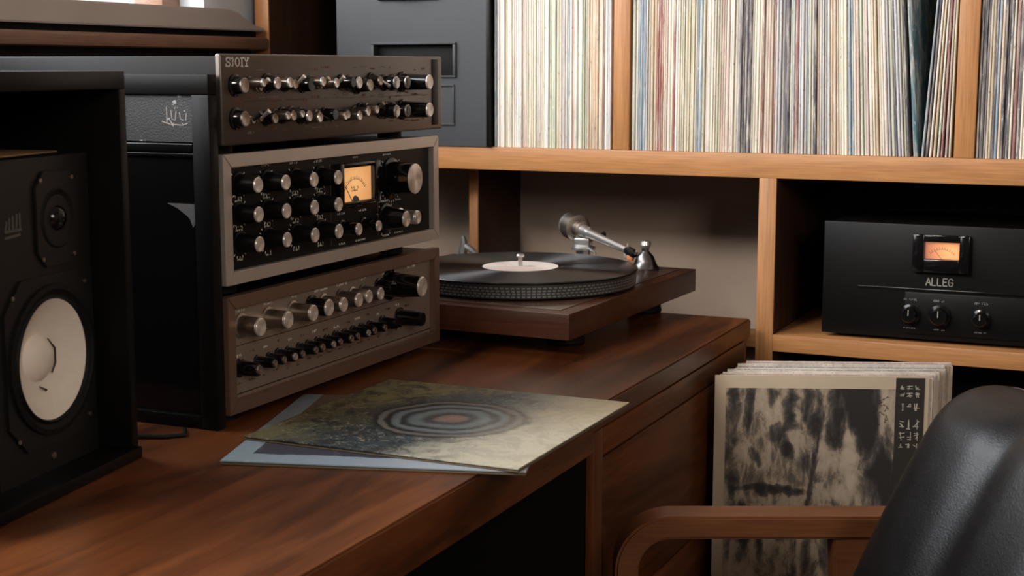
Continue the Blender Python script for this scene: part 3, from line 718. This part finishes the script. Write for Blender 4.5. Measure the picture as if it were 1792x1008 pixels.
MB().tube([P0 + D * .05 + S_ * .0, P0 + D * .05 - S_ * .012 + Vector((0, 0, .006))], [.003, .004], 10).build('lift_lever', M_black, ta)
MB().tube([Vector((tx, ty_, .0985)) + D * .012, Vector((tx, ty_, .0985)) + D * .045 + S_ * .004, Vector((tx, ty_, .083)) + D * .047 + S_ * .004], [.0022, .0022, .003], 8).build('cueing_bar', M_silver, ta)
hs = MB().tube([P1 - D * .004, P1 + D * .004, P1 + D * .022, P1 + D * .026], [.005, .0075, .0065, .003], 10).build('headshell', M_black, ta)
MB().tube([P1 + D * .001 + Vector((0, 0, .003)), P1 + D * .001 + Vector((0, 0, .0115))], [.003, .0022], 8).build('headshell_screw', M_silver, hs)
MB().tube([P1 + D * .024, P1 + D * .034 + S_ * .004 + Vector((0, 0, .003)), P1 + D * .038 + S_ * .006 + Vector((0, 0, .008))], [.0018, .0016, .002], 8).build('finger_lift', M_silver, hs)
q = P1 + D * .010
MB().box(q.x - .005, q.x + .005, q.y - .005, q.y + .005, q.z - .0135, q.z - .004, .002).build('cartridge', M_orange, hs)
q = P1 + D * .0
MB().box(q.x - .005, q.x + .003, q.y - .005, q.y + .004, q.z - .0130, q.z - .004, .002).build('cartridge_clip', M_silver, hs)
dx_, dy_ = tl(-.787, 2.275)
ar = MB().lathe([(0, .0636), (.023, .0636), (.0235, .067), (.019, .072), (.0165, .078), (.0135, .086), (.0085, .091), (.006, .094), (.006, .100), (0, .100)], (dx_, dy_, 0), 'z', 32).build('arm_rest', plain('pewter', (.26, .255, .25), .3, 1.), tt)
MB().lathe([(0, .098), (.0075, .099), (.0095, .104), (.008, .110), (0, .112)], (dx_, dy_, 0), 'z', 20).build('rest_cap', M_silver, ar)
mb = MB(); hx_, hy_ = -TW + .03, TD - .02
mb.tube([(hx_, hy_, .0635), (hx_ + .004, hy_, .085), (hx_ + .002, hy_, .098)], [.009, .007, .004], 8); mb.tube([(hx_ + .004, hy_, .083), (hx_ + .020, hy_, .073), (hx_ + .032, hy_, .0645)], [.006, .006, .004], 8)
mb.build('lid_hinge', M_silver, tt)
wp = tt.matrix_basis @ Vector((px, py, .0887)) if False else Vector((-.905, 2.040, .74 + .0887))
rd = thing('vinyl_record', 'black vinyl record with cream label on the turntable platter', 'record', wp)
MB().lathe([(.0036, 0), (PR + .0005, 0), (PR + .002, .0012), (PR + .0005, .0024), (.058, .0022), (.0036, .0022)], (0, 0, 0), 'z', 128).build('disc', M_vinyl, rd, 20)
M = Mat('record_label', (.85, .76, .68), .6); g = M.noise(M.coords((9, 9, 9)), 1, 2)
M.col(M.mix(M.ramp(g, [(.45, (0,) * 3), (.55, (1,) * 3)]), (.88, .80, .72), (.80, .64, .58))); 
MB().lathe([(.0037, .0022), (.0037, .0027), (.0575, .0027), (.0577, .0022)], (0, 0, 0), 'z', 64).build('record_label', M.m, rd)

# ------------------------------------------------------------------ album sleeves on the desk
def art_top():
    M = Mat('sleeve_painting', (.3, .3, .3), .38); tc = M.n('ShaderNodeTexCoord'); mp = M.n('ShaderNodeMapping'); mp.inputs['Scale'].default_value = (1 / .313, 1 / .313, 1)
    M.l(tc.outputs['Object'], mp.inputs['Vector']); v = mp.outputs[0]
    nz = M.n('ShaderNodeTexNoise'); nz.inputs['Scale'].default_value = 4.5; nz.inputs['Detail'].default_value = 7; nz.inputs['Roughness'].default_value = .62; M.l(v, nz.inputs['Vector'])
    wsub = M.n('ShaderNodeVectorMath', operation='SUBTRACT'); wsub.inputs[1].default_value = (.5, .5, .5); M.l(nz.outputs['Color'], wsub.inputs[0])
    wsc = M.n('ShaderNodeVectorMath', operation='SCALE'); wsc.inputs['Scale'].default_value = .34; M.l(wsub.outputs[0], wsc.inputs[0])
    wad = M.n('ShaderNodeVectorMath', operation='ADD'); M.l(v, wad.inputs[0]); M.l(wsc.outputs[0], wad.inputs[1])
    sx = M.n('ShaderNodeSeparateXYZ'); M.l(wad.outputs[0], sx.inputs[0]); X, Y = sx.outputs['X'], sx.outputs['Y']
    bg = M.ramp(X, [(.0, (.15, .135, .055)), (.12, (.10, .10, .058)), (.30, (.026, .040, .048)), (.52, (.045, .078, .098)), (.72, (.24, .25, .21)), (.88, (.50, .44, .30)), (1., (.55, .43, .25))])
    ol = M.ramp(M.math('ADD', M.math('MULTIPLY', Y, .9), M.math('MULTIPLY', X, -.9)), [(.36, (0,) * 3), (.50, (.9,) * 3)])
    bg = M.mix(ol, bg, (.21, .195, .085))
    cr = M.ramp(M.math('ADD', M.math('MULTIPLY', X, 1.), M.math('MULTIPLY', Y, -.55)), [(.42, (0,) * 3), (.66, (.8,) * 3)])
    bg = M.mix(cr, bg, (.60, .57, .45))
    fl = M.noise(v, 11, 6, .7, 1.2); bg = M.mix(M.mix(1., M.ramp(fl, [(.47, (0,) * 3), (.58, (.85,) * 3)]), M.ramp(X, [(.5, (1,) * 3), (.8, (.22,) * 3)]), 'MULTIPLY'), bg, (.016, .024, .028))
    fl2 = M.noise(v, 24, 5, .7, 2.); bg = M.mix(M.ramp(fl2, [(.54, (0,) * 3), (.64, (.45,) * 3)]), bg, (.50, .46, .36))
    # rings round the middle
    ws2 = M.n('ShaderNodeVectorMath', operation='SCALE'); ws2.inputs['Scale'].default_value = .085; M.l(wsub.outputs[0], ws2.inputs[0])
    wa2 = M.n('ShaderNodeVectorMath', operation='ADD'); M.l(v, wa2.inputs[0]); M.l(ws2.outputs[0], wa2.inputs[1])
    fl_ = M.n('ShaderNodeVectorMath', operation='MULTIPLY'); fl_.inputs[1].default_value = (1, 1, 0); M.l(wa2.outputs[0], fl_.inputs[0])
    di = M.n('ShaderNodeVectorMath', operation='DISTANCE'); di.inputs[1].default_value = (.52, .50, 0); M.l(fl_.outputs[0], di.inputs[0]); d = di.outputs['Value']
    rc = M.ramp(d, [(0, (.34, .19, .14)), (.05, (.22, .15, .13)), (.065, (.03, .04, .045)), (.085, (.05, .06, .065)), (.11, (.16, .21, .225)), (.135, (.14, .19, .20)), (.15, (.018, .024, .028)), (.165, (.02, .028, .033)), (.18, (.17, .22, .235)), (.20, (.13, .17, .18)), (.212, (.010, .012, .015)), (.225, (.010, .012, .015)), (.238, (.17, .165, .16)), (.252, (.15, .145, .14)), (.262, (.010, .011, .013)), (.28, (.015, .015, .016))])
    msk = M.ramp(d, [(0, (.92,) * 3), (.22, (.9,) * 3), (.264, (1,) * 3), (.288, (0,) * 3)])
    att = M.ramp(X, [(.4, (1,) * 3), (.8, (.62,) * 3)])
    mk_ = M.mix(1., msk, att, 'MULTIPLY')
    M.col(M.mix(mk_, bg, rc)); M.bump(fl2, .12, .0006); return M.m
M_edge = plain('worn_card_edge', (.15, .11, .065), .7, 0, .3, 200)
s1 = thing('album_sleeve', 'olive and teal painted album cover with swirling rings, lying on top at the desk edge', 'album', (-.8755, 1.262, .7448))
L = .3135
box('back_cover', M_edge, s1, 0, L, 0, L, 0, .0016, .0005)
box('spine', M_edge, s1, 0, .0018, .001, L - .001, .0016, .0026, 0)
box('front_cover', art_top(), s1, 0, L, 0, L, .0026, .0042, .0005)
box('inner_sleeve', M_white, s1, .004, L - .003, .004, L - .004, .00165, .00255, 0)
M = Mat('blue_cover', (.3, .36, .4), .42); tc = M.n('ShaderNodeTexCoord'); sx = M.n('ShaderNodeSeparateXYZ'); M.l(tc.outputs['Object'], sx.inputs[0])
nz = M.noise(M.coords(), 22, 5, .6); nz2 = M.noise(M.coords(), 60, 4, .6)
yy = M.math('ADD', sx.outputs['Y'], M.math('MULTIPLY', M.math('SUBTRACT', nz, .5), .018))
base = M.ramp(M.math('DIVIDE', sx.outputs['X'], .31), [(0, (.24, .32, .36)), (.4, (.28, .36, .43)), (1, (.46, .50, .54))])
pic = M.math('MULTIPLY', M.math('GREATER_THAN', yy, .030), M.math('GREATER_THAN', sx.outputs['X'], .024))
dk = M.ramp(yy, [(.03, (.045, .05, .075)), (.09, (.05, .045, .05)), (.15, (.10, .065, .045)), (.30, (.16, .11, .08))])
M.col(M.mix(M.ramp(nz2, [(.62, (0,) * 3), (.68, (.3,) * 3)]), M.mix(pic, base, dk), (.55, .55, .52)))
s2 = thing('album_sleeve', 'pale blue bordered album cover lying askew under the painted one', 'album', (-.8502, 1.184, .7402), math.radians(16.5))
box('back_cover', M_edge, s2, 0, .305, 0, .305, 0, .0018, .0005)
box('front_cover', M.m, s2, 0, .305, 0, .305, .0026, .0044, .0005)
box('inner_sleeve', M_ink, s2, .003, .302, .003, .302, .0018, .0026, 0)

# ------------------------------------------------------------------ records standing on the low bench
bn = thing('low_bench', 'low dark wooden bench under the front row of upright records', 'bench', (-.425, 2.12, 0))
box('seat_board', M_desk_z, bn, -.15, .20, -.17, .155, .360, .383, .001)
for x in (-.145, .165):
    for y in (-.165, .120): box('leg', M_desk_z, bn, x, x + .03, y, y + .03, 0, .360)
RZ = math.radians(22)
def art_bw():
    M = Mat('monochrome_picture', (.4, .38, .34), .55)
    a = M.noise(M.coords((11, 1, 7)), 1, 7, .60, 1.2); b = M.noise(M.coords((60, 1, 20)), 1, 5, .62, .8); c = M.noise(M.coords((17, 1, 12)), 1, 4, .6, .5); e = M.noise(M.coords((400, 1, 400)), 1, 2)
    tc = M.n('ShaderNodeTexCoord'); sx = M.n('ShaderNodeSeparateXYZ'); M.l(tc.outputs['Object'], sx.inputs[0])
    X = M.math('ADD', M.math('DIVIDE', M.math('SUBTRACT', sx.outputs['X'], .016), .237), M.math('MULTIPLY', M.math('SUBTRACT', a, .5), .20))
    Y = M.math('ADD', M.math('DIVIDE', M.math('SUBTRACT', sx.outputs['Z'], .012), .286), M.math('MULTIPLY', M.math('SUBTRACT', c, .5), .16))
    def blob(cx, cy, rx, ry, rot=0):
        u = M.math('SUBTRACT', X, cx); v = M.math('SUBTRACT', Y, cy); co, si = math.cos(rot), math.sin(rot)
        p = M.math('DIVIDE', M.math('ADD', M.math('MULTIPLY', u, co), M.math('MULTIPLY', v, si)), rx); q = M.math('DIVIDE', M.math('ADD', M.math('MULTIPLY', u, -si), M.math('MULTIPLY', v, co)), ry)
        d = M.math('ADD', M.math('MULTIPLY', p, p), M.math('MULTIPLY', q, q))
        return M.math('MAXIMUM', M.math('SUBTRACT', 1., M.math('MULTIPLY', d, .5)), 0.)
    f = M.math('ADD', M.math('MULTIPLY', M.math('SUBTRACT', b, .5), 1.1), .62)
    f = M.math('ADD', f, M.math('MULTIPLY', M.math('SUBTRACT', a, .5), .9))
    f = M.math('ADD', f, M.math('MULTIPLY', M.math('SUBTRACT', M.noise(M.coords((36, 1, 26)), 1, 6, .62, 1.), .5), .9))
    for (cx, cy, rx, ry, rot, val) in ((.05, .95, .03, .10, 0, -.5), (.13, .90, .022, .10, -.25, -.5), (.27, .95, .03, .07, .2, -.35), (.38, .90, .035, .09, -.1, -.5), (.49, .90, .03, .10, .1, -.45),
        (.30, .79, .05, .03, 0, -.4), (.35, .71, .035, .06, .2, -.55), (.17, .66, .02, .05, .3, -.35), (.53, .70, .028, .28, -.03, -.4), (.45, .63, .03, .05, 0, -.25), (.28, .47, .20, .022, -.1, -.5), (.03, .5, .03, .3, 0, -.3),
        (.76, .95, .10, .16, .35, -.62), (.88, .68, .07, .26, .45, -.55), (.64, .82, .05, .14, .2, -.5), (.96, .55, .05, .2, 0, -.45), (.86, .50, .06, .10, 0, -.3),
        (.10, .30, .03, .10, .1, -.45), (.22, .25, .025, .12, 0, -.45), (.34, .30, .03, .06, 0, -.4), (.53, .2, .05, .25, 0, -.5), (.70, .2, .10, .2, .3, -.4), (.42, .12, .03, .1, 0, -.35), (.71, .62, .06, .2, -.1, .25), (.92, .92, .05, .1, 0, .3)):
        f = M.math('ADD', f, M.math('MULTIPLY', blob(cx, cy, rx, ry, rot), val))
    f = M.math('ADD', f, M.math('MULTIPLY', M.math('SUBTRACT', e, .5), .16))
    M.col(M.ramp(f, [(.05, (.020, .017, .016)), (.28, (.06, .052, .047)), (.45, (.16, .13, .10)), (.58, (.34, .275, .205)), (.85, (.47, .385, .29))])); return M.m
fx, fy, fz = -.583, 1.992, .3835
SW = .300; SHh = .316
fr = thing('album_sleeve', 'cream bordered album with blotchy monochrome picture at the front of the upright row', 'album', (fx, fy, fz), RZ)
M_bord = plain('cream_card', (.52, .42, .305), .6)
box('cover', M_bord, fr, 0, SW, 0, .0038, 0, SHh, .0008)
mb = MB().box(.016, .2533, -.0006, .0002, .012, SHh - .018); mb.build('picture', art_bw(), fr)
ob = MB().box(.2535, .2935, -.0010, .0002, .004, SHh - .002).build('paper_strip', M_ink, fr); tag(ob, 'black paper strip')
mb = MB(); R_ = random.Random(31)
for rr_, (zt, hh) in enumerate(((.301, .006), (.290, .007), (.273, .011), (.248, .015), (.231, .013), (.217, .006))):
    x = .260
    while x < .288:
        wd = R_.choice((.006, .007, .009)); ls = []
        for k in range(R_.choice((3, 4, 4))):
            q = R_.random()
            if q < .4: y_ = R_.random(); ls.append([(.0, y_), (.9, y_ + R_.uniform(-.15, .15))])
            elif q < .75: x_ = R_.uniform(.1, .8); ls.append([(x_, 0), (x_ + R_.uniform(-.25, .25), 1)])
            else: ls.append([(R_.random(), R_.random()), (R_.random(), R_.random())])
        strokes(mb, ls, (x, -.0010, zt - hh / 2), (1, 0, 0), (0, 0, 1), wd * .9, hh * .9, .0009, (0, -1, 0), .0003); x += wd + .003
tag(mb.build('lettering', plain('faded_letter', (.50, .45, .38), .6), ob), kind='stuff')
mb = MB(); 
for k in range(16): strokes(mb, [[(R_.random(), R_.random()), (R_.random(), R_.random())], [(R_.random(), 0), (R_.random(), 1)]], (.231 + R_.uniform(-.004, .010), -.0006, .285 - k * .0028), (1, 0, 0), (0, 0, 1), .006, .003, .0007, (0, -1, 0), .0002)
tag(mb.build('pencil_note', M_ink, fr), kind='stuff')
ct = math.cos(RZ); stn = math.sin(RZ); names = ['cream', 'tan', 'pink', 'off-white', 'cream', 'grey', 'tan', 'off-white', 'red-brown', 'cream', 'blue-grey', 'off-white', 'tan', 'cream', 'pink', 'off-white']
ordn = ['second', 'third', 'fourth', 'fifth', 'sixth', 'seventh', 'eighth', 'ninth', 'tenth', 'eleventh', 'twelfth', 'thirteenth', 'fourteenth', 'fifteenth', 'sixteenth', 'seventeenth']
yb = fy
me_thin = MB().box(0, .302, 0, .0040, 0, .3145, .0008).mesh('record_sleeve', M_sleeve)
for i, cn in enumerate(names):
    yb += .0082 + (.002 if i in (3, 7) else 0)
    o = part('record_sleeve', me_thin, None); o.location = (fx + .001 + rr.uniform(-.004, .006) + .0006 * i, yb, fz + (rr.uniform(-.000, .0005))); o.rotation_euler = (0, 0, RZ)
    o.scale = (1, 1, rr.uniform(.985, 1.004)); c = COL[cn]; f = rr.uniform(.7, .95); o.color = (c[0] * f, c[1] * f, c[2] * f, 1)
    tag(o, '%s record sleeve in the upright front row, %s from the front' % (cn, ordn[i]), 'record', 'records standing on the low bench')

# ------------------------------------------------------------------ armchair
ch = thing('armchair', 'black leather armchair with bent wooden arms in the right foreground', 'chair', (-.338, 1.603, 0), math.radians(24.249))
TOPZ = .622; th = .013; RAD = .050
def armpath(xl, xr):
    p = [(xl, .0), (xl, .2), (xl, .4), (xl, TOPZ - RAD - .02)]
    p += [(xl + RAD - RAD * math.cos(t), TOPZ - RAD + RAD * math.sin(t)) for t in [PI / 2 * i / 12 for i in range(13)]]
    return p + [(xr * .5 + xl * .5, TOPZ), (xr, TOPZ)]
for yo in (-.006, -.60):
    a = MB().sweep_rect(armpath(-.222, .115), th, yo, yo + .046).build('arm', M_chair_wood, ch, 50, .003)
    MB().sweep_rect([(.055, 0), (.045, .3), (.030, TOPZ - th + .001)], .021, yo + .004, yo + .042).build('rear_leg', M_chair_wood, ch, 50, .002)
T_ = Vector((.170, -.030, .796)); U = Vector((.501, .128, .856)).normalized(); S = Vector((.247, -.969, 0)).normalized(); N = S.cross(U)
if N.x > 0: N = -N
HB, WB, TB = .40, .50, .105
Bt = T_ - U * HB
# far edge s=0, top t=HB
mb = MB(); NA, NB_ = 60, 44; p = 12.
def pos(i, j, side):
    a = math.sin(PI / 2 * (2 * i / NA - 1)); b = math.sin(PI / 2 * (2 * j / NB_ - 1))
    m = max(abs(a), abs(b)); k = m / ((abs(a) ** p + abs(b) ** p) ** (1 / p)) if m > 1e-9 else 1
    A_, B_ = a * k, b * k; s_ = (A_ + 1) / 2 * WB; t_ = (B_ + 1) / 2 * HB
    e = math.sqrt(max(0, 1 - m ** 7)); h = TB / 2 * e
    if side > 0:
        tn = t_ / HB; h += e * (0.046 * (1 - ((tn - .80) / .80) ** 2) if tn < .80 else 0.046 * (1 - ((tn - .80) / .22) ** 2)) - .02 * e
        for c in (.175, WB - .175): h -= .009 * math.exp(-((s_ - c) / .024) ** 2) * e * min(1, max(0, (HB - t_) / .06))
    else: h *= .55
    return Bt + S * s_ + U * t_ + N * (h * side)
F = [[mb.bm.verts.new(pos(i, j, 1)) for j in range(NB_ + 1)] for i in range(NA + 1)]
Bk = [[F[i][j] if i in (0, NA) or j in (0, NB_) else mb.bm.verts.new(pos(i, j, -1)) for j in range(NB_ + 1)] for i in range(NA + 1)]
for G, fl in ((F, 0), (Bk, 1)):
    for i in range(NA):
        for j in range(NB_):
            q = [G[i][j], G[i + 1][j], G[i + 1][j + 1], G[i][j + 1]]
            mb.bm.faces.new(q[::-1] if fl else q)
br = mb.build('backrest', M_leather, ch, 80)
ring = [pos(i, NB_, 1) for i in range(NA + 1)] + [pos(NA, j, 1) for j in range(NB_ - 1, -1, -1)] + [pos(i, 0, 1) for i in range(NA - 1, -1, -1)] + [pos(0, j, 1) for j in range(1, NB_)]
pts = [ring[0]]
for q in ring[1:]:
    if (q - pts[-1]).length > .004: pts.append(q)
MB().tube(pts, .0022, 6, True).build('piping', plain('brown_piping', (.05, .026, .022), .45), br)
MB().box(-.235, .06, -.56, -.012, .36, .45, .03, 4).build('seat', M_leather, ch)
